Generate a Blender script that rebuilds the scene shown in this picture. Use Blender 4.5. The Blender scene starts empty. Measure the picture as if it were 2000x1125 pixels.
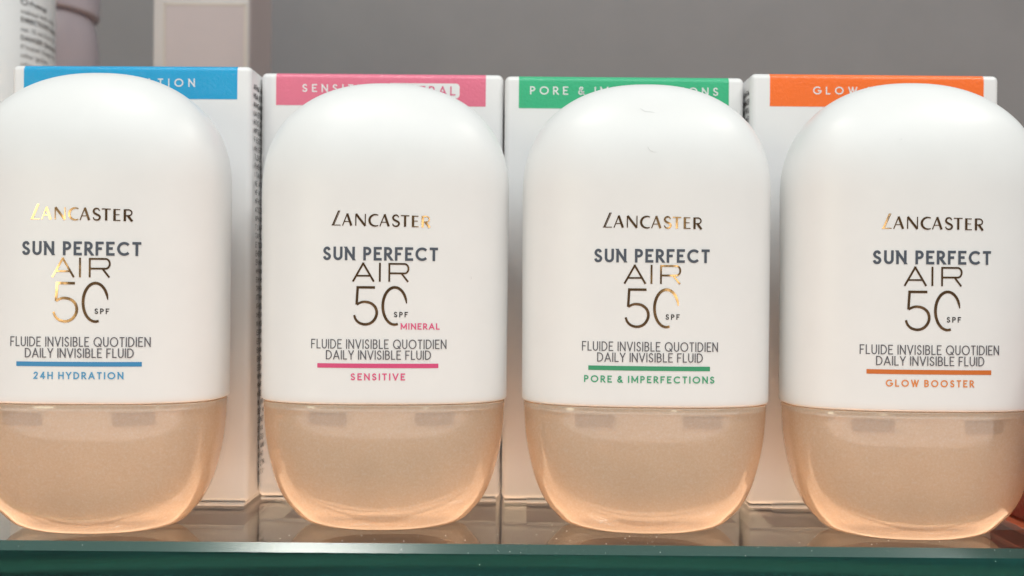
import bpy, bmesh, math, random
from mathutils import Matrix, Vector
random.seed(7)
MM = 0.001
C = bpy.context.scene.collection
SC = bpy.context.scene
R = math.radians

# ------------------------------------------------------------------ camera
FPX = 1850.0                                  # focal length in pixels of a 2000 px wide frame
EYE = Vector((0.0, -0.186, 0.046))
cd = bpy.data.cameras.new('camera')
cam = bpy.data.objects.new('camera', cd); C.objects.link(cam)
cd.sensor_width = 36.0; cd.lens = 36.0 * FPX / 2000.0
cd.clip_start = 0.005; cd.clip_end = 20
cam.matrix_world = Matrix.Translation(EYE) @ Matrix.Rotation(R(90), 4, 'X') @ Matrix.Rotation(R(0.47), 4, 'Z')
cd.dof.use_dof = True; cd.dof.focus_distance = 0.175; cd.dof.aperture_fstop = 18
SC.camera = cam

# ------------------------------------------------------------------ world, lamps, exposure
w = bpy.data.worlds.new('World'); SC.world = w; w.use_nodes = True
bg = w.node_tree.nodes['Background']; bg.inputs[1].default_value = 1.0
# ambient light of a shop: bright ceiling, dim aisle at eye level
wt = w.node_tree
tc = wt.nodes.new('ShaderNodeTexCoord'); sx = wt.nodes.new('ShaderNodeSeparateXYZ'); wr = wt.nodes.new('ShaderNodeValToRGB')
mr = wt.nodes.new('ShaderNodeMapRange'); mr.inputs[1].default_value = -1.0; mr.inputs[2].default_value = 1.0
wt.links.new(tc.outputs['Generated'], sx.inputs[0]); wt.links.new(sx.outputs[2], mr.inputs[0]); wt.links.new(mr.outputs[0], wr.inputs[0])
wr.color_ramp.elements[0].position = 0.53; wr.color_ramp.elements[0].color = (0.160, 0.152, 0.146, 1)
wr.color_ramp.elements[1].position = 0.85; wr.color_ramp.elements[1].color = (0.42, 0.44, 0.45, 1)
wt.links.new(wr.outputs[0], bg.inputs[0])
SC.view_settings.view_transform = 'Standard'; SC.view_settings.look = 'None'
SC.view_settings.gamma = 1; SC.view_settings.exposure = 0.13

def lamp(name, loc, target, sx, sy, power, col):
    d = bpy.data.lights.new(name, 'AREA'); d.shape = 'RECTANGLE'; d.size = sx; d.size_y = sy
    d.energy = power; d.color = col
    o = bpy.data.objects.new(name, d); C.objects.link(o); o.location = loc
    o.rotation_euler = (Vector(target) - Vector(loc)).to_track_quat('-Z', 'Y').to_euler()
    return o
lamp('ceiling_lamp', (-0.19, -0.27, 0.80), (-0.03, 0, 0.04), 0.16, 0.09, 1.4, (1.0, 0.98, 0.91))
lamp('ceiling_lamp', (0.54, -0.27, 0.80), (0.05, 0, 0.04), 0.26, 0.10, 1.8, (1.0, 0.98, 0.91))
lamp('shop_ceiling_light', (0.05, -0.80, 0.95), (0, 0, 0.05), 1.3, 0.5, 5.9, (0.86, 0.97, 1.0))
lamp('foil_glint_light', (-0.67, -1.10, 0.16), (0, 0, 0.05), 0.14, 0.4, 1.5, (1.0, 0.96, 0.70))  # added strip lamp behind the camera, gives the foil its glints
lamp('foil_glint_light', (0.225, -1.20, 0.14), (0, 0, 0.05), 0.035, 0.4, 0.35, (1.0, 0.96, 0.70))  # second added strip, narrower, for foil glints further right
lamp('warm_bounce_fill', (0.0, -0.45, -0.050), (0, 0, 0.010), 1.2, 0.09, 0.70, (1.0, 0.86, 0.80))  # added low fill, stands in for warm bounce on caps and cartons
lamp('lower_shelf_light', (0.0, 0.005, -0.098), (0, 0.005, 0.3), 0.9, 0.13, 1.75, (1.0, 0.58, 0.36))

# ------------------------------------------------------------------ materials
def lin(c):
    c = c / 255.0
    return c / 12.92 if c <= 0.04045 else ((c + 0.055) / 1.055) ** 2.4
def rgb(r, g, b, k=1.0):
    return (lin(r) * k, lin(g) * k, lin(b) * k, 1)

class NT:
    def __init__(s, name):
        s.m = bpy.data.materials.new(name); s.m.use_nodes = True
        s.t = s.m.node_tree; s.b = s.t.nodes['Principled BSDF']; s.out = s.t.nodes['Material Output']
    def n(s, typ, **kw):
        nd = s.t.nodes.new(typ)
        for k, v in kw.items():
            if k in nd.inputs: nd.inputs[k].default_value = v
            else: setattr(nd, k, v)
        return nd
    def l(s, a, b): s.t.links.new(a, b)
    def set(s, **kw):
        for k, v in kw.items(): s.b.inputs[k.replace('_', ' ')].default_value = v
    def noise(s, scale, detail=3, rough=0.5, coord='Object', stretch=None):
        tc = s.n('ShaderNodeTexCoord')
        src = tc.outputs[coord]
        if stretch:
            mp = s.n('ShaderNodeMapping'); mp.inputs['Scale'].default_value = stretch
            s.l(src, mp.inputs['Vector']); src = mp.outputs[0]
        nz = s.n('ShaderNodeTexNoise'); nz.inputs['Scale'].default_value = scale
        nz.inputs['Detail'].default_value = detail; nz.inputs['Roughness'].default_value = rough
        s.l(src, nz.inputs['Vector']); return nz
    def ramp(s, src, stops):
        r = s.n('ShaderNodeValToRGB'); cr = r.color_ramp
        while len(cr.elements) < len(stops): cr.elements.new(0.5)
        for e, (p, c) in zip(cr.elements, stops):
            e.position = p; e.color = c if len(c) == 4 else (*c, 1)
        s.l(src, r.inputs[0]); return r
    def bump(s, src, strength, dist):
        b = s.n('ShaderNodeBump'); b.inputs['Strength'].default_value = strength
        b.inputs['Distance'].default_value = dist
        s.l(src, b.inputs['Height']); s.l(b.outputs[0], s.b.inputs['Normal']); return b

def simple(name, col, rough=0.45, bump=0.0, bscale=900, var=0.0, spec=0.5, metallic=0.0, bdist=0.0001, stretch=None):
    t = NT(name); t.set(Base_Color=col, Roughness=rough, Specular_IOR_Level=spec, Metallic=metallic)
    if var or bump:
        nz = t.noise(bscale, 4, 0.6, stretch=stretch)
        if bump: t.bump(nz.outputs[0], bump, bdist)
        if var:
            n2 = t.noise(bscale * 0.06, 4, 0.6)
            lo = tuple(c * (1 - var) for c in col[:3]); hi = tuple(min(1, c * (1 + var)) for c in col[:3])
            r = t.ramp(n2.outputs[0], [(0.3, lo), (0.7, hi)]); t.l(r.outputs[0], t.b.inputs['Base Color'])
    return t.m

M = {}
M['white_plastic'] = simple('white_satin_plastic', (0.80, 0.80, 0.795, 1), 0.38, 0.05, 2500, 0.012)
M['card'] = simple('white_carton_card', (0.80, 0.79, 0.79, 1), 0.33, 0.12, 700, 0.015)
M['slate_ink'] = simple('slate_ink', rgb(72, 80, 92), 0.5)
M['grey_ink'] = simple('grey_ink', rgb(84, 84, 92), 0.5)
M['black_ink'] = simple('black_ink', rgb(36, 30, 32), 0.4)
M['side_ink'] = simple('side_ink', rgb(74, 70, 72), 0.5)
M['white_ink'] = simple('white_ink', (0.80, 0.80, 0.80, 1), 0.45)
inks = {'blue': (rgb(50, 135, 185), rgb(74, 152, 196), rgb(20, 160, 212)),
        'pink': (rgb(212, 72, 122), rgb(220, 88, 132), rgb(228, 118, 144)),
        'green': (rgb(52, 150, 106), rgb(64, 160, 118), rgb(62, 182, 132)),
        'orange': (rgb(205, 108, 36), rgb(222, 134, 66), rgb(252, 118, 50))}
for k, (a, b, c) in inks.items():
    M[k + '_bar'] = simple(k + '_bar_ink', a, 0.45)
    M[k + '_text'] = simple(k + '_lettering_ink', b, 0.45)
    M[k + '_band'] = simple(k + '_band_ink', c, 0.20, 0.6, 1500, 0.03, bdist=0.00025)
# hot-stamped gold foil: a mirror that is not quite flat
t = NT('gold_foil'); t.set(Base_Color=(0.36, 0.22, 0.115, 1), Metallic=1.0, Roughness=0.13)
nz = t.noise(170, 2, 0.5); t.bump(nz.outputs[0], 0.5, 0.0004); M['foil'] = t.m
# cap shell: clear amber plastic, light crosses it straight and is absorbed on the way
t = NT('amber_shell'); t.set(Base_Color=(1, 0.97, 0.93, 1), Roughness=0.24, IOR=1.46, Transmission_Weight=1.0, Coat_Weight=1.0, Coat_Roughness=0.06)
df = t.n('ShaderNodeBsdfPrincipled'); df.inputs['Base Color'].default_value = (0.97, 0.80, 0.62, 1); df.inputs['Roughness'].default_value = 0.12
tl = t.n('ShaderNodeBsdfTranslucent'); tl.inputs[0].default_value = (1.0, 0.66, 0.36, 1)
m0 = t.n('ShaderNodeMixShader'); m0.inputs[0].default_value = 0.45
t.l(df.outputs[0], m0.inputs[1]); t.l(tl.outputs[0], m0.inputs[2])
mx = t.n('ShaderNodeMixShader'); mx.inputs[0].default_value = 0.40
pz = t.noise(2300, 2, 0.75); pc = t.noise(75, 3, 0.6, stretch=(1, 1, 0.7))
pr1 = t.ramp(pz.outputs[0], [(0.32, (0.88, 0.73, 0.57)), (0.58, (0.98, 0.86, 0.72)), (0.72, (1.0, 0.97, 0.90))])
pr2 = t.ramp(pc.outputs[0], [(0.32, (0.90, 0.89, 0.88)), (0.68, (1.0, 1.0, 1.0))])
pm = t.n('ShaderNodeMixRGB', blend_type='MULTIPLY'); pm.inputs[0].default_value = 1
t.l(pr1.outputs[0], pm.inputs[1]); t.l(pr2.outputs[0], pm.inputs[2]); t.l(pm.outputs[0], df.inputs['Base Color'])
t.l(t.b.outputs[0], mx.inputs[1]); t.l(m0.outputs[0], mx.inputs[2]); t.l(mx.outputs[0], t.out.inputs['Surface'])
va = t.n('ShaderNodeVolumeAbsorption'); va.inputs['Color'].default_value = (1.0, 0.78, 0.47, 1); va.inputs['Density'].default_value = 25
t.l(va.outputs[0], t.out.inputs['Volume']); M['shell'] = t.m
# pearly liner inside the cap
t = NT('pearl_liner'); t.set(Roughness=0.45, Metallic=0.1)
nz = t.noise(2600, 2, 0.7); n2 = t.noise(60, 3, 0.6)
r1 = t.ramp(nz.outputs[0], [(0.30, (0.76, 0.67, 0.57)), (0.62, (0.86, 0.77, 0.67)), (0.80, (0.98, 0.93, 0.86))])
mixc = t.n('ShaderNodeMixRGB', blend_type='MULTIPLY'); mixc.inputs[0].default_value = 1
r2 = t.ramp(n2.outputs[0], [(0.3, (0.92, 0.90, 0.88)), (0.7, (1.0, 1.0, 1.0))])
t.l(r1.outputs[0], mixc.inputs[1]); t.l(r2.outputs[0], mixc.inputs[2]); t.l(mixc.outputs[0], t.b.inputs['Base Color'])
vo = t.n('ShaderNodeTexVoronoi'); vo.inputs['Scale'].default_value = 850
tco = t.n('ShaderNodeTexCoord'); t.l(tco.outputs['Object'], vo.inputs['Vector'])
rg = t.ramp(vo.outputs['Distance'], [(0.06, (1, 1, 1)), (0.12, (0, 0, 0))])
gm = t.n('ShaderNodeMixRGB'); gm.inputs[2].default_value = (1.0, 0.97, 0.90, 1); t.l(rg.outputs[0], gm.inputs[0]); t.l(mixc.outputs[0], gm.inputs[1]); t.l(gm.outputs[0], t.b.inputs['Base Color'])
t.bump(nz.outputs[0], 0.25, 0.0002); M['liner'] = t.m
M['tab'] = simple('latch_tab_plastic', (0.42, 0.32, 0.24, 1), 0.4, 0.2, 2500, 0.05)
# glass
t = NT('green_float_glass'); t.set(Base_Color=(1, 1, 1, 1), Roughness=0.0, IOR=1.52, Transmission_Weight=1.0)
va = t.n('ShaderNodeVolumeAbsorption'); va.inputs['Color'].default_value = (0.10, 0.80, 0.76, 1); va.inputs['Density'].default_value = 11
t.l(va.outputs[0], t.out.inputs['Volume']); M['glass'] = t.m
t = NT('ground_glass_edge'); t.set(Base_Color=(0.26, 0.56, 0.48, 1), Roughness=0.17, IOR=1.52, Transmission_Weight=0.84)
va = t.n('ShaderNodeVolumeAbsorption'); va.inputs['Color'].default_value = (0.10, 0.80, 0.76, 1); va.inputs['Density'].default_value = 11
t.l(va.outputs[0], t.out.inputs['Volume']); M['ground'] = t.m
M['wall'] = simple('grey_back_panel', rgb(123, 121, 123), 0.55, 0.05, 400, 0.05)
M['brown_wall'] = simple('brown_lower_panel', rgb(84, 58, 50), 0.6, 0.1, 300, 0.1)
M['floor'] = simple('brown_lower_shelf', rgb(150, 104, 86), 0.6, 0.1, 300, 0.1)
M['can'] = simple('white_can_lacquer', (0.74, 0.77, 0.79, 1), 0.3, 0.03, 800, 0.02)
M['mauve'] = simple('mauve_plastic', rgb(184, 172, 178), 0.42, 0.03, 800, 0.02)
M['mauve_card'] = simple('mauve_card', rgb(172, 161, 162), 0.45, 0.08, 600, 0.03)
M['pale_card'] = simple('pale_frame_card', rgb(180, 173, 170), 0.45, 0.08, 600, 0.03)
M['pale_line'] = simple('pale_gold_line', rgb(184, 175, 165), 0.4)
M['red'] = simple('dark_red_card', rgb(112, 34, 24), 0.45, 0.5, 1200, 0.15, bdist=0.0003)
M['red_edge'] = simple('worn_red_edge', rgb(170, 92, 70), 0.45, 0.2, 900, 0.1)
M['dust'] = simple('pale_dust', (0.75, 0.72, 0.68, 1), 0.7)
M['lint'] = simple('grey_lint', (0.50, 0.50, 0.52, 1), 0.8)

# ------------------------------------------------------------------ object helpers
def tag(o, label=None, cat=None, group=None, kind=None):
    if label: o['label'] = label
    if cat: o['category'] = cat
    if group: o['group'] = group
    if kind: o['kind'] = kind
    return o
def empty(name, loc, rz, label, cat, group=None):
    o = bpy.data.objects.new(name, None); C.objects.link(o); o.empty_display_size = 0.01
    o.location = loc; o.rotation_euler = (0, 0, rz)
    return tag(o, label, cat, group)
def link_mesh(name, vs, fs, mat, parent=None, smooth=True, angle=35, fix=False):
    me = bpy.data.meshes.new(name); me.from_pydata(vs, [], fs); me.update()
    if fix:
        bm = bmesh.new(); bm.from_mesh(me); bmesh.ops.recalc_face_normals(bm, faces=bm.faces[:]); bm.to_mesh(me); bm.free()
    if smooth:
        me.polygons.foreach_set('use_smooth', [True] * len(me.polygons)); me.set_sharp_from_angle(angle=R(angle))
    me.materials.append(mat)
    o = bpy.data.objects.new(name, me); C.objects.link(o)
    if parent: o.parent = parent
    return o
def bm_link(name, bm, mat, parent=None, angle=40):
    me = bpy.data.meshes.new(name); bm.to_mesh(me); bm.free()
    me.polygons.foreach_set('use_smooth', [True] * len(me.polygons)); me.set_sharp_from_angle(angle=R(angle))
    me.materials.append(mat)
    o = bpy.data.objects.new(name, me); C.objects.link(o)
    if parent: o.parent = parent
    return o
def box_bm(x0, x1, y0, y1, z0, z1, bev=0.0, seg=3):
    bm = bmesh.new()
    bmesh.ops.create_cube(bm, size=1.0)
    for v in bm.verts:
        v.co = Vector(((x0 + x1) / 2 + v.co.x * (x1 - x0), (y0 + y1) / 2 + v.co.y * (y1 - y0), (z0 + z1) / 2 + v.co.z * (z1 - z0))) * MM
    if bev:
        bmesh.ops.bevel(bm, geom=bm.edges[:], offset=bev * MM, segments=seg, profile=0.5, affect='EDGES')
    return bm
def loft(rings, n, cap0=True, cap1=True):
    """rings: list of (half_width, half_depth, z, exponent) in mm; returns verts, faces."""
    vs, fs = [], []
    for a, b, z, e in rings:
        for i in range(n):
            th = 2 * math.pi * i / n
            c, s = math.cos(th), math.sin(th)
            x = a * math.copysign(abs(c) ** (2 / e), c); y = b * math.copysign(abs(s) ** (2 / e), s)
            vs.append((x * MM, y * MM, z * MM))
    for k in range(len(rings) - 1):
        for i in range(n):
            j = (i + 1) % n
            fs.append((k * n + i, k * n + j, (k + 1) * n + j, (k + 1) * n + i))
    if cap0: fs.append(tuple(range(n - 1, -1, -1)))
    if cap1: fs.append(tuple((len(rings) - 1) * n + i for i in range(n)))
    return vs, fs

# ------------------------------------------------------------------ stroke lettering
def arc(cx, cy, rx, ry, a0, a1, n=14):
    return [(cx + rx * math.cos(R(a0 + (a1 - a0) * i / n)), cy + ry * math.sin(R(a0 + (a1 - a0) * i / n))) for i in range(n + 1)]
def spline(P, n=5):
    Q = [P[0]] + list(P) + [P[-1]]; out = []
    for i in range(1, len(Q) - 2):
        p0, p1, p2, p3 = Q[i - 1:i + 3]
        for k in range(n):
            u = k / n
            out.append(tuple(0.5 * (2 * p1[d] + (p2[d] - p0[d]) * u + (2 * p0[d] - 5 * p1[d] + 4 * p2[d] - p3[d]) * u * u
                                    + (3 * p1[d] - p0[d] - 3 * p2[d] + p3[d]) * u ** 3) for d in (0, 1)))
    out.append(P[-1]); return out
S_PTS = [(.92, .80), (.76, .955), (.50, 1.0), (.20, .93), (.06, .745), (.22, .585), (.52, .485), (.84, .385), (.98, .235), (.82, .055), (.48, 0), (.16, .06), (0, .23)]
def sc(P, wd): return [(x * wd, y) for x, y in P]
def bowl(x0, x1, yc, ry): return [(x0, yc + ry)] + arc(x1 - ry * 1.0, yc, ry * 1.0, ry, 90, -90, 10) + [(x0, yc - ry)]
GLY = {
    'A': (.78, [[(0, 0), (.39, 1)], [(.78, 0), (.39, 1)], [(.14, .30), (.64, .30)]]),
    'B': (.54, [[(0, 0), (0, 1)], bowl(0, .50, .76, .24), bowl(0, .54, .26, .26)]),
    'C': (.86, [arc(.5, .5, .5, .5, 43, 317, 22)]),
    'D': (.70, [[(0, 0), (0, 1)], [(0, 1), (.22, 1)] + arc(.22, .5, .48, .5, 90, -90, 16)[1:-1] + [(.22, 0), (0, 0)]]),
    'E': (.50, [[(0, 0), (0, 1)], [(0, 1), (.5, 1)], [(0, .52), (.46, .52)], [(0, 0), (.5, 0)]]),
    'F': (.48, [[(0, 0), (0, 1)], [(0, 1), (.48, 1)], [(0, .50), (.44, .50)]]),
    'G': (.94, [arc(.5, .5, .5, .5, 42, 352, 24) + [(.94, .46), (.56, .46)]]),
    'H': (.66, [[(0, 0), (0, 1)], [(.66, 0), (.66, 1)], [(0, .52), (.66, .52)]]),
    'I': (.0, [[(0, 0), (0, 1)]]),
    'L': (.44, [[(0, 1), (0, 0)], [(0, 0), (.44, 0)]]),
    'M': (.86, [[(0, 0), (0, 1)], [(0, 1), (.43, .15)], [(.86, 1), (.43, .15)], [(.86, 0), (.86, 1)]]),
    'N': (.68, [[(0, 0), (0, 1)], [(0, 1), (.68, 0)], [(.68, 0), (.68, 1)]]),
    'O': (1.0, [arc(.5, .5, .5, .5, 90, 450, 30)]),
    'P': (.50, [[(0, 0), (0, 1)], bowl(0, .50, .73, .27)]),
    'Q': (1.0, [arc(.5, .5, .5, .5, 90, 450, 30), [(.60, .30), (.98, -.06)]]),
    'R': (.54, [[(0, 0), (0, 1)], bowl(0, .50, .73, .27), [(.20, .46), (.54, 0)]]),
    'S': (.52, [spline(sc(S_PTS, .52))]),
    'T': (.52, [[(0, 1), (.52, 1)], [(.26, 0), (.26, 1)]]),
    'U': (.60, [[(0, 1), (0, .30)] + arc(.30, .30, .30, .30, 180, 360, 14)[1:-1] + [(.60, .30), (.60, 1)]]),
    'V': (.72, [[(0, 1), (.36, 0)], [(.72, 1), (.36, 0)]]),
    'W': (1.06, [[(0, 1), (.28, 0)], [(.53, 1), (.28, 0)], [(.53, 1), (.78, 0)], [(1.06, 1), (.78, 0)]]),
    'Y': (.62, [[(0, 1), (.31, .45)], [(.62, 1), (.31, .45)], [(.31, .47), (.31, 0)]]),
    '2': (.52, [spline([(0, .72), (.06, .90), (.25, 1.0), (.44, .93), (.50, .76), (.42, .56), (.22, .28), (0, 0)]), [(0, 0), (.54, 0)]]),
    '4': (.60, [[(.42, 0), (.42, 1)], [(.42, 1), (0, .28)], [(0, .26), (.60, .26)]]),
    '&': (.64, [spline([(.64, 0), (.36, .38), (.14, .68), (.14, .88), (.30, 1.0), (.46, .90), (.44, .74), (.24, .58), (.04, .40), (0, .20), (.12, .04), (.30, 0), (.48, .12), (.62, .42)])]),
    ' ': (.30, []), ':': (.06, []), ',': (.06, []),
}
class Ink:
    """collects flat strokes in a picture plane (x right, y up, mm) and maps them onto a surface."""
    def __init__(s): s.v = []; s.f = []; s.k = 0
    def stroke(s, pts, w, clip=None, w1=None, wf=None, maxlen=1.0):
        # clip=(ylo, yhi): ends lying on those lines are cut level with them
        P = [Vector(p) for p in pts]
        closed = (P[0] - P[-1]).length < 1e-6 and len(P) > 3
        if closed: P = P[:-1]
        Q = [P[0]]; L = [0.0]
        seq = P[1:] + ([P[0]] if closed else [])
        out = [P[0]]
        for p in seq:
            d = (p - out[-1]).length; n = max(1, int(math.ceil(d / maxlen))); a = out[-1].copy()
            for i in range(1, n + 1): out.append(a.lerp(p, i / n))
        if closed: out = out[:-1]
        n = len(out); s.k += 1; off = s.k * 0.0012
        base = len(s.v)
        for i, p in enumerate(out):
            a = out[(i - 1) % n] if (closed or i > 0) else None
            b = out[(i + 1) % n] if (closed or i < n - 1) else None
            d0 = (p - a).normalized() if a is not None else (b - p).normalized()
            d1 = (b - p).normalized() if b is not None else d0
            n0 = Vector((-d0.y, d0.x)); n1 = Vector((-d1.y, d1.x))
            nn = n0 + n1
            nn = nn.normalized() if nn.length > 1e-6 else n0
            k = 1.0 / max(0.5, nn.dot(n0))
            u = i / max(1, n - 1)
            ww = wf(u) if wf else (w + ((w1 if w1 is not None else w) - w) * u)
            l = p + nn * (ww / 2 * k); r = p - nn * (ww / 2 * k)
            if clip and not closed and i in (0, n - 1):
                dd = d1 if i == 0 else d0
                for lim, key in ((clip[0], 0), (clip[1], 1)):
                    if abs(p.y - clip[2 + key]) < 1e-5 and abs(dd.y) > 0.25:
                        l = l + dd * ((lim - l.y) / dd.y); r = r + dd * ((lim - r.y) / dd.y)
                if abs(dd.y) < 0.05 and len(clip) > 4:      # level arms reach the glyph's edge
                    sgn = (-1 if i == 0 else 1)
                    ext = dd * (sgn * w / 2)
                    if clip[4] is not None and (abs(p.x - clip[4]) < 1e-5 or abs(p.x - clip[5]) < 1e-5 ): l = l + ext; r = r + ext
            s.v.append((l.x, l.y, off)); s.v.append((r.x, r.y, off))
        for i in range(n if closed else n - 1):
            j = (i + 1) % n
            s.f.append((base + 2 * i, base + 2 * i + 1, base + 2 * j + 1, base + 2 * j))
    def quad(s, x0, y0, x1, y1, maxlen=1.0):
        s.stroke([(x0, (y0 + y1) / 2), (x1, (y0 + y1) / 2)], abs(y1 - y0), maxlen=maxlen)
    def text(s, txt, x0, x1, y0, y1, w, gapk=0.20, sp=0.45):
        """fit txt into x0..x1 with cap height y0..y1; w = stroke width."""
        H = y1 - y0; tot = 0; cnt = len(txt) - 1
        nsp = txt.count(' '); letters = len(txt) - nsp
        free = (x1 - x0) - nsp * sp * H - (letters - 1 - nsp) * gapk * H - letters * w
        wscale = max(.62, min(1.12, free / (sum(GLY[c][0] for c in txt if c != ' ') * (H - w))))
        ws = []
        for ch in txt:
            gw = GLY[ch][0] * (H - w) * wscale + w if ch != ' ' else max(.05, sp - 2 * gapk) * H; ws.append(gw); tot += gw
        gap = (x1 - x0 - tot) / max(1, cnt)
        x = x0
        for ch, gw in zip(txt, ws):
            for st in GLY[ch][1]:
                pts = [(x + w / 2 + px * (H - w) * wscale, y0 + w / 2 + py * (H - w)) for px, py in st]
                ylo, yhi = y0 + w / 2, y1 - w / 2
                s.stroke(pts, w, clip=(y0, y1, ylo, yhi, x + w / 2, x + gw - w / 2))
            x += gw + gap
    def build(s, name, mat, parent, mapper):
        vs = [mapper(x, y, o) for x, y, o in s.v]
        return link_mesh(name, vs, s.f, mat, parent, smooth=True, angle=60)

# ------------------------------------------------------------------ setting
def tag_structure(o): o['kind'] = 'structure'; return o
wy = 0.235
tag_structure(link_mesh('back_wall', [(-1.2, wy, -0.012), (1.2, wy, -0.012), (1.2, wy, 0.5), (-1.2, wy, 0.5)], [(0, 1, 2, 3)], M['wall'], smooth=False))
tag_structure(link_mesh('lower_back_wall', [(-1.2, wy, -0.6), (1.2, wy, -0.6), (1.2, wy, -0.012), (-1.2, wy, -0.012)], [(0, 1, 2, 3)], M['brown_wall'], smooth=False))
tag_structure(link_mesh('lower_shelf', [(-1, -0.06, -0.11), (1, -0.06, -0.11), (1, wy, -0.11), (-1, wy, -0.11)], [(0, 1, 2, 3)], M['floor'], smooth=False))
# glass shelf with a ground chamfer along its front edge
prof = [(-16, 0), (-17.4, -1.4), (-17.4, -8.6), (-16, -10), (230, -10), (230, 0)]
vs = [(-0.45, y * MM, z * MM) for y, z in prof] + [(0.45, y * MM, z * MM) for y, z in prof]
n = len(prof)
fs = [tuple(range(n)), tuple(range(2 * n - 1, n - 1, -1))] + [(i, n + i, n + (i + 1) % n, (i + 1) % n) for i in range(n)]
shelf = link_mesh('glass_shelf', vs, fs, M['glass'], smooth=False, fix=True)
shelf.data.materials.append(M['ground'])
for p in shelf.data.polygons:
    if p.normal.y < -.3 and p.normal.z > .3: p.material_index = 1
tag(shelf, 'thick green glass shelf with a ground front edge carrying the bottles', 'shelf')

# ------------------------------------------------------------------ bottles
CAP = [(0, 12.2), (.12, 13.0), (.5, 14.3), (1.3, 15.9), (2.7, 17.3), (5.0, 19.1), (8.7, 20.9), (12.8, 22.05), (15.5, 22.6), (18.8, 23.05), (23.9, 23.35)]
def interp(T, z):
    if z <= T[0][0]: return T[0][1]
    for (a, b), (c, d) in zip(T, T[1:]):
        if z <= c: return b + (d - b) * (z - a) / (c - a)
    return T[-1][1]
def smooth_table(T, n):
    z0, z1 = T[0][0], T[-1][0]
    pts = spline([(z, a) for z, a in T], max(2, n // len(T)))
    return pts
NE = 2.7
CAPD, BODD = 12.2, 12.5
DOME = 21.5
def cap_depth(a): return CAPD * (a / 23.45) ** 0.85
def body_half(z):
    if z < 64.3: a = 23.7 + 0.15 * (z - 24.3) / 40.0; return a, BODD
    v = min(1.0, (z - 64.3) / DOME)
    s = max(0.0, 1 - v ** 2.25) ** (1 / 2.25)
    s2 = max(0.0, 1 - v ** 2.1) ** (1 / 2.0)
    return 23.85 * s, BODD * s2
def body_front(x, z):
    a, b = body_half(z)
    return -b * max(0.0, 1 - abs(x / a) ** NE) ** (1 / NE)

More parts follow.
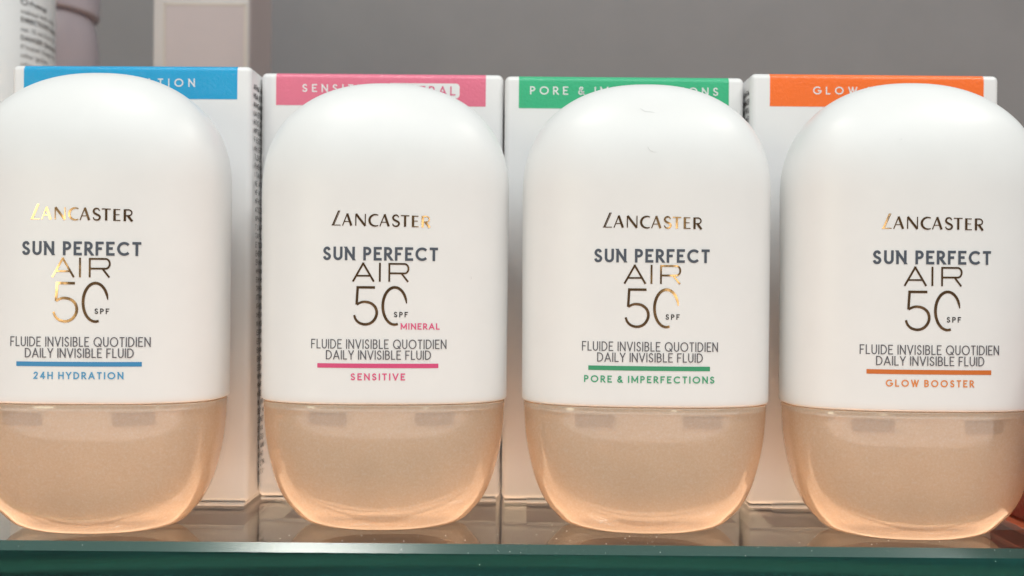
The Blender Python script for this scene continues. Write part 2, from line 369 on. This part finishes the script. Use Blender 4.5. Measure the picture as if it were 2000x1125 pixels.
def make_bottle(i, X, Y, rz, colour, variant, vwidth, label, mineral=False, tx=0.0):
    root = empty('sunscreen_bottle', (X * MM, Y * MM, 0), R(rz), label, 'bottle', 'white capsule bottles along the shelf front')
    root.scale = (1, 1, 1.007 if i == 0 else 1.0)     # the blue one stands a touch taller
    # white body
    zs = [24.95 + (64.3 - 24.95) * k / 40 for k in range(41)]
    rings = [(22.4, 11.6, 24.38, NE), (23.0, 12.05, 24.4, NE), (23.38, 12.28, 24.5, NE), (23.62, 12.44, 24.7, NE)]
    rings += [(*body_half(z), z, NE) for z in zs]
    for k in range(1, 41):
        v = math.sin(math.pi / 2 * k / 40.5); z = 64.3 + DOME * v
        a, b = body_half(z); rings.append((a, b, z, NE + (2.2 - NE) * max(0, v - .6) / .4))
    vs, fs = loft(rings, 160); link_mesh('body', vs, fs, M['white_plastic'], root, fix=True)
    vs, fs = loft([(21.8, 11.0, 23.0, NE), (21.8, 11.0, 24.36, NE)], 96); link_mesh('neck', vs, fs, M['white_plastic'], root, fix=True)
    # cap: amber shell around a pearly liner
    prof = spline(CAP, 4)
    rings = [(a, cap_depth(a), z, NE if z > 6 else NE - .5 * (6 - z) / 6) for z, a in prof if z < 23.6]
    rings += [(23.36, 12.2, 23.95, NE), (23.30, 12.16, 24.12, NE), (23.12, 12.02, 24.26, NE), (22.8, 11.75, 24.31, NE)]
    vs, fs = loft(rings, 160); cap = link_mesh('cap', vs, fs, M['shell'], root, fix=True)
    rings = []
    for z, a in prof:
        z2 = 2.6 + z * (23.7 - 2.6) / 23.9
        a2 = a * 20.0 / 23.45; rings.append((a2, 10.5 * (a2 / 20.0) ** 0.9, z2, NE))
    vs, fs = loft(rings, 128); liner = link_mesh('liner', vs, fs, M['liner'], cap, fix=True)
    for sx in (-1, 1):
        x0, x1 = sorted((sx * 6.4, sx * 13.4))
        tv, tf = [], []; nn = 8
        for k in range(nn + 1):
            x = x0 + (x1 - x0) * k / nn
            yy = -10.5 * (1 - abs(x / 20.0) ** NE) ** (1 / NE)
            for dy, z in ((-.55, 22.3), (-.55, 20.5), (.5, 20.4), (.5, 22.9)): tv.append((x * MM, (yy + dy) * MM, z * MM))
        for k in range(nn):
            for q in range(4): tf.append((4 * k + q, 4 * k + (q + 1) % 4, 4 * k + 4 + (q + 1) % 4, 4 * k + 4 + q))
        tf += [(0, 1, 2, 3), (4 * nn + 3, 4 * nn + 2, 4 * nn + 1, 4 * nn)]
        link_mesh('latch_tab', tv, tf, M['tab'], cap, fix=True)
    # print: laid out in the pixels of the second bottle, then mapped to the curved front
    K = 10.66
    def px(x, y): return ((x - 744) / K + tx, 46.0 - (y - 562.5) / K)
    def mp(x, z, o): return (x * MM, (body_front(x, z) - 0.05 - o) * MM, z * MM)
    def sk(I, pts, w, **kw): I.stroke([px(*p) for p in pts], w / K, **kw)
    # brand word: thin and thick strokes
    I = Ink()
    def z1(x, y): return (620 + x / 7.692, 400 + y / 7.692 + 0.0)
    def s1(pts, w, **kw): sk(I, [z1(*p) for p in pts], w / 7.692, **kw)
    s1([(331, 112), (240, 330)], 19); s1([(352, 112), (262, 322)], 9); s1([(226, 326), (362, 326)], 13); s1([(326, 113), (356, 113)], 8)
    for dx, dy in ((0, 0), (558, 6)):
        s1([(462 + dx, 152 + dy), (392 + dx, 334 + dy)], 16); s1([(460 + dx, 152 + dy), (524 + dx, 334 + dy)], 34); s1([(412 + dx, 272 + dy), (500 + dx, 272 + dy)], 13)
    s1([(590, 156), (590, 334)], 17); s1([(592, 156), (732, 336)], 34); s1([(732, 156), (732, 336)], 16)
    cpts = arc(884, 250, 90, 86, 62, 298, 18); I.stroke([px(*z1(*p)) for p in cpts], 1, wf=lambda u: (14 + 20 * math.sin(math.pi * u)) / 7.692 / K)
    S2 = [(1140 + x * 98, 336 - y * 168) for x, y in S_PTS]; I.stroke([px(*z1(*p)) for p in spline(S2)], 1, wf=lambda u: (15 + 16 * math.sin(math.pi * u)) / 7.692 / K)
    s1([(1262, 174), (1390, 176)], 16); s1([(1326, 172), (1326, 342)], 33)
    s1([(1445, 172), (1445, 346)], 35); s1([(1445, 180), (1526, 181)], 14); s1([(1445, 254), (1515, 255)], 13); s1([(1445, 338), (1530, 339)], 14)
    s1([(1590, 174), (1590, 348)], 34)
    rb = [(1590, 182)] + [(1640 + 48 * math.cos(R(a)), 225 - 43 * math.sin(R(a))) for a in range(90, -91, -15)] + [(1600, 268)]
    s1(rb, 19); s1([(1628, 262), (1694, 350)], 34)
    I.build('brand_lettering', M['foil'], root, mp)
    # product name
    I = Ink(); a = px(633, 511); b = px(857, 484.5); I.text('SUN PERFECT', a[0], b[0], a[1], b[1], 5.0 / K, .17, .62); I.build('product_lettering', M['slate_ink'], root, mp)
    # AIR
    I = Ink()
    def z2(x, y): return (640 + x / 7.033, 500 + y / 7.033)
    def s2(pts, w, **kw): sk(I, [z2(*p) for p in pts], w / 7.033, **kw)
    s2([(365, 368), (505, 118)], 27); s2([(652, 368), (505, 118)], 27); s2([(420, 288), (600, 288)], 23); s2([(489, 116), (521, 116)], 20)
    s2([(733, 107), (733, 368)], 26)
    s2([(862, 368), (862, 121), (1070, 121)] + [(1070 + 54 * math.cos(R(q)), 186 - 65 * math.sin(R(q))) for q in range(75, -91, -15)] + [(862, 251)], 25)
    s2([(1032, 256), (1120, 368)], 25); I.build('foil_lettering', M['foil'], root, mp)
    # 50
    I = Ink()
    s2([(668, 447), (432, 447), (419, 684)], 34)
    five = [(420, 684)] + spline([(420, 684), (470, 656), (530, 645), (610, 662), (672, 715), (695, 792), (676, 868), (622, 930), (545, 955), (466, 938), (412, 892), (386, 828)], 4)[1:]
    I.stroke([px(*z2(*p)) for p in five], 1, wf=lambda u: (30 + 8 * math.sin(math.pi * u)) / 7.033 / K)
    zero = [(940 + 163 * math.cos(R(q)), 700 - 256 * math.sin(R(q))) for q in [8 + (286 - 8) * k / 36 for k in range(37)]]
    I.stroke([px(*z2(*p)) for p in zero], 1, wf=lambda u: (38 * min(1, .35 + u * 9) if u < .08 else 34 + 5 * math.sin(math.pi * u)) / 7.033 / K)
    I.build('foil_numeral', M['foil'], root, mp)
    I = Ink(); a = px(772, 621.5); b = px(799.5, 611); I.text('SPF', a[0], b[0], a[1], b[1], 1.9 / K); I.build('factor_lettering', M['black_ink'], root, mp)
    if mineral:
        I = Ink(); a = px(785.5, 645.5); b = px(861.5, 633); I.text('MINERAL', a[0], b[0], a[1], b[1], 2.3 / K); I.build('mineral_lettering', M[colour + '_text'], root, mp)
    I = Ink(); a = px(611, 683.5); b = px(875, 665); I.text('FLUIDE INVISIBLE QUOTIDIEN', a[0], b[0], a[1], b[1], 1.95 / K, .13, .46)
    a = px(640.5, 704.5); b = px(845, 686.5); I.text('DAILY INVISIBLE FLUID', a[0], b[0], a[1], b[1], 1.95 / K, .13, .46); I.build('description_lettering', M['grey_ink'], root, mp)
    I = Ink(); a = px(623.5, 721); b = px(859.5, 712.3); I.quad(a[0], a[1], b[0], b[1]); I.build('colour_bar', M[colour + '_bar'], root, mp)
    I = Ink(); a = px(742 - vwidth / 2, 745); b = px(742 + vwidth / 2, 731.3); I.text(variant, a[0], b[0], a[1], b[1], 2.5 / K, .30, .75); I.build('variant_lettering', M[colour + '_text'], root, mp)
    return root

make_bottle(0, -78.5, -4.4, 1.5, 'blue', '24H HYDRATION', 169, 'white capsule bottle with blue bar reading 24H HYDRATION, before the blue banded carton', tx=1.0)
make_bottle(1, -24.6, 0, 3.0, 'pink', 'SENSITIVE', 106, 'white capsule bottle with pink bar reading SENSITIVE, before the pink banded carton', True, tx=-0.3)
make_bottle(2, 25.8, -1.0, -2.0, 'green', 'PORE & IMPERFECTIONS', 253, 'white capsule bottle with green bar reading PORE & IMPERFECTIONS, before the green banded carton')
make_bottle(3, 75.9, -4.0, -1.0, 'orange', 'GLOW BOOSTER', 167, 'white capsule bottle with orange bar reading GLOW BOOSTER, before the orange banded carton', tx=-0.5)

# ------------------------------------------------------------------ cartons
def make_carton(x0, x1, yf, top, rz, colour, label, draw, band, side=None):
    w_ = x1 - x0; cx = (x0 + x1) / 2
    root = empty('sunscreen_carton', (cx * MM, yf * MM, 0), R(rz), label, 'carton', 'white cartons standing behind the bottles')
    h = w_ / 2; D = 30.0
    bm_link('body', box_bm(-h, h, 0, D, 0.75, top, 1.2, 5), M['card'], root)
    bm_link('tuck_flap', box_bm(-h + 5.3, h - 0.8, 0.05, D - 1, 0.0, 0.72, 0.15, 2), M['card'], root)
    bm_link('glue_flap', box_bm(-h + 0.5, h - 1.0, 0.6, D - 2, 0.02, 0.5, 0.1, 1), M['card'], root)
    # printed band folds over the top edge
    b0, b1 = band; bz = top - 7.0; r = 1.2; e = 0.03
    pr = [(-e, bz), (-e, bz + 2), (-e, bz + 4), (-e, top - r)]
    pr += [(r - (r + e) * math.cos(R(a)), top - r + (r + e) * math.sin(R(a))) for a in range(10, 91, 10)]
    pr += [(D * .4, top + e)]
    nx = 60; vs, fs = [], []
    for k in range(nx + 1):
        x = b0 + (b1 - b0) * k / nx
        for y, z in pr: vs.append((x * MM, y * MM, z * MM))
    m = len(pr)
    for k in range(nx):
        for q in range(m - 1): fs.append((k * m + q, (k + 1) * m + q, (k + 1) * m + q + 1, k * m + q + 1))
    link_mesh('colour_band', vs, fs, M[colour + '_band'], root, fix=False)
    mp = lambda x, z, o: (x * MM, (-0.06 - o) * MM, z * MM)
    draw(root, mp, top, b0, b1)
    if side:
        xs, sgn, z0, z1, zp, blk = side
        I = Ink(); seq = 'HEINSTPAFHLNEVSAHTEINHSEZFPAHIENTHSELAHNETI'.replace('Z', 'H'); z = z1; k = 0
        rnd = random.Random(3)
        while z > z0:
            x = 1.6
            while x < 1.6 + blk:
                ch = rnd.choice(seq); gw = max(GLY[ch][0], .08) * 1.05
                for st in GLY[ch][1]: I.stroke([(x + px_ * 1.05, z - 1.05 + py * 1.05) for px_, py in st], 0.26)
                x += gw + (0.42 if rnd.random() > .15 else 1.0)
            z -= zp
        mps = lambda x, z, o: (sgn * (h + 0.05 + o) * MM, x * MM, z * MM)
        o = I.build('side_lettering', M['side_ink'], root, mps)
    return root
CS = 9.12   # px per mm on the carton fronts
def word(txt, x0, x1, dz0, dz1, mat='white_ink', name='band_lettering', wst=0.26):
    def d(root, mp, top, b0, b1):
        I = Ink(); I.text(txt, x0, x1, top - dz1, top - dz0, wst, .30, .75); I.build(name, M[mat], root, mp)
    return d
def draw_pink(root, mp, top, b0, b1):
    c = (b0 + b1) / 2
    I = Ink(); I.text('SENSITIVE', c - 16.9, c - 0.2, top - 4.15, top - 2.45, .27); I.build('band_lettering', M['white_ink'], root, mp)
    x0, x1, z0, z1 = c + 1.4, c + 16.9, top - 5.3, top - 2.1
    v = [(x0, z0), (x0, z1)]
    pts = [(x, z) for q, (cx_, cz) in zip((180, 90, 0, -90), ((x0 + .8, z1 - .8), (x1 - .8, z1 - .8), (x1 - .8, z0 + .8), (x0 + .8, z0 + .8))) for x, z in arc(cx_, cz, .8, .8, q, q - 90, 6)]
    vs = [mp(x, z, 0.0) for x, z in pts]
    link_mesh('white_pill', vs, [tuple(range(len(pts)))[::-1]], M['white_ink'], root, smooth=False)
    I = Ink(); I.text('MINERAL', x0 + .9, x1 - .9, top - 4.65, top - 2.7, .26)
    I.build('pill_lettering', M['pink_text'], root, lambda x, z, o: mp(x, z, o + .03))
H1 = 91.9
make_carton(-105.2, -54.7, 12.0, H1, -0.8, 'blue', 'white carton with blue top band, partly lettered TION, leftmost in the carton row',
            word('24H HYDRATION', -14.4, 13.4, 2.75, 4.45), (-22.6, 22.3), side=(0, 1, 6, 88.5, 1.85, 12))
make_carton(-54.3, -2.25, 17.5, H1, 0, 'pink', 'white carton with pink top band and white pill, behind the SENSITIVE bottle', draw_pink, (-22.75, 22.3))
make_carton(-1.85, 49.3, 16.5, 91.45, 0, 'green', 'white carton with green top band lettered PORE, behind the green barred bottle',
            word('PORE & IMPERFECTIONS', -20.2, 20.0, 2.3, 4.05), (-22.6, 22.3))
make_carton(50.0, 102.5, 13.6, 91.7, 0.5, 'orange', 'white carton with orange top band lettered GLOW, rightmost in the carton row',
            word('GLOW BOOSTER', -13.2, 13.2, 2.75, 4.4), (-22.3, 22.9), side=(0, -1, 80, 88.4, 1.85, 10))

# ------------------------------------------------------------------ things behind the cartons
def lathe(prof, n=64):
    return loft([(r, r, z, 2.0) for r, z in prof], n)
def small_text(I_name, rows, mat, parent, mapper):
    """small printed rows with the built-in typeface, wrapped on a surface"""
    vs, fs = [], []
    dg = None
    for txt, x, z, size, bold in rows:
        cu = bpy.data.curves.new('print', 'FONT'); cu.body = txt; cu.size = size; cu.resolution_u = 2
        if bold: cu.offset = 0.045
        ob = bpy.data.objects.new('print', cu); C.objects.link(ob)
        bpy.context.view_layer.update()
        dg = bpy.context.evaluated_depsgraph_get(); me = ob.evaluated_get(dg).to_mesh()
        b = len(vs)
        vs += [mapper(x + v.co.x, z + v.co.y) for v in me.vertices]
        fs += [tuple(b + i for i in p.vertices) for p in me.polygons]
        ob.evaluated_get(dg).to_mesh_clear()
        bpy.data.objects.remove(ob); bpy.data.curves.remove(cu)
    return link_mesh(I_name, vs, fs, mat, parent, smooth=False)
can = empty('aerosol_can', (-0.1641, 0.106, 0), 0, 'white cylindrical spray can with small dark print, at far left behind the blue banded carton', 'can')
vs, fs = lathe([(19, 0), (20.3, .6), (20.6, 2), (20.6, 150), (19.5, 156), (15, 162)]); link_mesh('body', vs, fs, M['can'], can, fix=True)
vs, fs = lathe([(14.5, 160), (14.5, 180), (12, 183)]); link_mesh('lid', vs, fs, M['mauve'], can, fix=True)
rows = [('Prolongs', 3.0, 129.3, 2.0, True), ('makeup with a fine', 0, 126.5, 2.0, False), ('DIRECTIONS: Shake', 0, 124.0, 2.0, True), ('can 15 cm from the', 0, 121.2, 2.0, False),
        ('DANGER: Extremely', 0, 118.6, 2.0, True), ('if heated. Keep from', 0, 116.0, 2.0, False), ('other ignition', 0, 113.4, 2.0, False), ('other sources', 0, 110.8, 2.0, False), ('after use', 0, 108.2, 2.0, False)]
def can_map(s, z):
    a = R(-90) + 1.02 + s / 20.64
    return (20.64 * math.cos(a) * MM, 20.64 * math.sin(a) * MM, z * MM)
small_text('print', rows, M['black_ink'], can, can_map)
I = Ink(); I.stroke(arc(1.2, 130.0, 1.1, .75, 0, 360, 16), .35); I.build('print_symbol', M['grey_ink'], can, lambda x, z, o: can_map(x, z))

mb = empty('mauve_bottle', (-0.1662, 0.148, 0), 0, 'pale mauve round bottle with overhanging cap, between spray can and grey wall', 'bottle')
pr = [(17.5, 0), (18.6, .8), (18.8, 2.5), (18.8, 117)] + [(14.6 + 4.2 * math.cos(R(a)), 117 + 25 * math.sin(R(a))) for a in range(8, 91, 8)]
vs, fs = lathe(pr); link_mesh('body', vs, fs, M['mauve'], mb, fix=True)
vs, fs = lathe([(14.0, 140.4), (18.0, 140.6), (18.5, 141.2), (18.5, 171), (17.4, 173)]); link_mesh('cap', vs, fs, M['mauve'], mb, fix=True)

bx = empty('mauve_box', (-0.1025, 0.124, 0), 0, 'tall pale mauve box with lighter framed front, against the grey wall at left', 'box')
bm_link('body', box_bm(-15.6, 15.6, 0, 29, 0, 150, .5, 2), M['pale_card'], bx)
bm_link('front_panel', box_bm(-11.6, 14.2, -0.25, 0.1, 6, 137.6, .1, 1), M['mauve_card'], bx)
bm_link('side_panel', box_bm(15.5, 15.85, 1.2, 28, 2, 148, .1, 1), M['mauve_card'], bx)
for nm, a in (('frame_line', (-11.9, 14.5, -.32, .05, 137.6, 138.2)), ('frame_line', (-12.1, -11.6, -.32, .05, 6, 138.2)), ('frame_line', (14.2, 14.8, -.32, .05, 6, 138.2))):
    bm_link(nm, box_bm(*a), M['pale_line'], bx)

rd = empty('red_box', (0.1002, -0.03, 0), 0, 'low dark red textured box at the right edge, beside the orange barred bottle', 'box')
bm_link('body', box_bm(0, 60, 0, 42, 1.3, 44, .5, 2), M['red'], rd)
bm_link('base_edge', box_bm(-.5, 60.5, -.5, 42.4, 0, 1.2, .3, 2), M['red_edge'], rd)

# ------------------------------------------------------------------ dust and lint
bm = bmesh.new()
def fleck(p, s, up):
    t1 = up.orthogonal().normalized(); t2 = up.cross(t1)
    k = random.randint(4, 6); a0 = random.random() * 6
    ring = [bm.verts.new(p + (t1 * math.cos(a0 + 6.283 * i / k) + t2 * math.sin(a0 + 6.283 * i / k)) * s * random.uniform(.4, 1.2)) for i in range(k)]
    topv = bm.verts.new(p + up * s * .7)
    for i in range(k): bm.faces.new((ring[i], ring[(i + 1) % k], topv))
for _ in range(240):
    x = random.choice([random.gauss(-25, 18), random.gauss(25, 14), random.uniform(-95, 95)])
    y = random.uniform(-15.8, 14)
    fleck(Vector((x, y, .01)) * MM, random.choice([.05, .06, .08, .10, .17]) * MM, Vector((0, 0, 1)))
for _ in range(60):
    x = random.choice([random.uniform(-95, 95), random.gauss(8, 25)]); u = random.random()
    fleck(Vector((x, -16 - 1.4 * u - .01, -1.4 * u + .01)) * MM, random.choice([.04, .05, .08]) * MM, Vector((0, -.7, .7)))
for _ in range(3):
    fleck(Vector((random.uniform(-90, 90), -17.41, random.uniform(-5.5, -1.5))) * MM, random.choice([.04, .06, .1]) * MM, Vector((0, -1, 0)))
tag(bm_link('dust', bm, M['dust']), 'pale dust specks scattered over the glass shelf', kind='stuff')
# a few short fibres lying on the bottles
vs, fs = [], []
def fibre(X, Y, pts, r=.022):
    b = len(vs); P = spline(pts, 4)
    for (x, z) in P:
        y = body_front(x, z) - .04
        for q in range(4):
            vs.append(((X + x + r * math.cos(q * 1.571)) * MM, (Y + y + r * math.sin(q * 1.571)) * MM, (z + r * .7 * math.sin(q * 1.571 + .8)) * MM))
    for i in range(len(P) - 1):
        for q in range(4): fs.append((b + 4 * i + q, b + 4 * i + (q + 1) % 4, b + 4 * i + 4 + (q + 1) % 4, b + 4 * i + 4 + q))
fibre(26, -1, [(-2.4, 79.6), (-1.6, 79.0), (-.6, 78.9), (.1, 78.75)])
fibre(26, -1, [(-1.4, 72.0), (-1.0, 71.4), (-.4, 71.1), (.15, 71.05)])
fibre(26, -1, [(5.2, 79.3), (5.5, 78.9), (5.45, 78.6)])
fibre(-25.1, 0, [(17.2, 47.9), (17.5, 48.0), (17.5, 47.6)])
fibre(-25.1, 0, [(-12.2, 77.2), (-11.8, 77.0)], .05)
fibre(-77.9, -3.6, [(9.2, 80.6), (9.6, 80.4), (9.9, 80.45)])
fibre(75.6, -4.4, [(-6.2, 73.2), (-6.0, 73.4), (-5.7, 73.3)])
tag(link_mesh('lint', vs, fs, M['lint'], smooth=False), 'short grey lint fibres clinging to the white bottles', kind='stuff')

# ------------------------------------------------------------------ render settings
cy = SC.cycles
cy.max_bounces = 14; cy.transparent_max_bounces = 24; cy.transmission_bounces = 12; cy.diffuse_bounces = 4; cy.glossy_bounces = 6
cy.sample_clamp_indirect = 60.0
cy.use_denoising = True
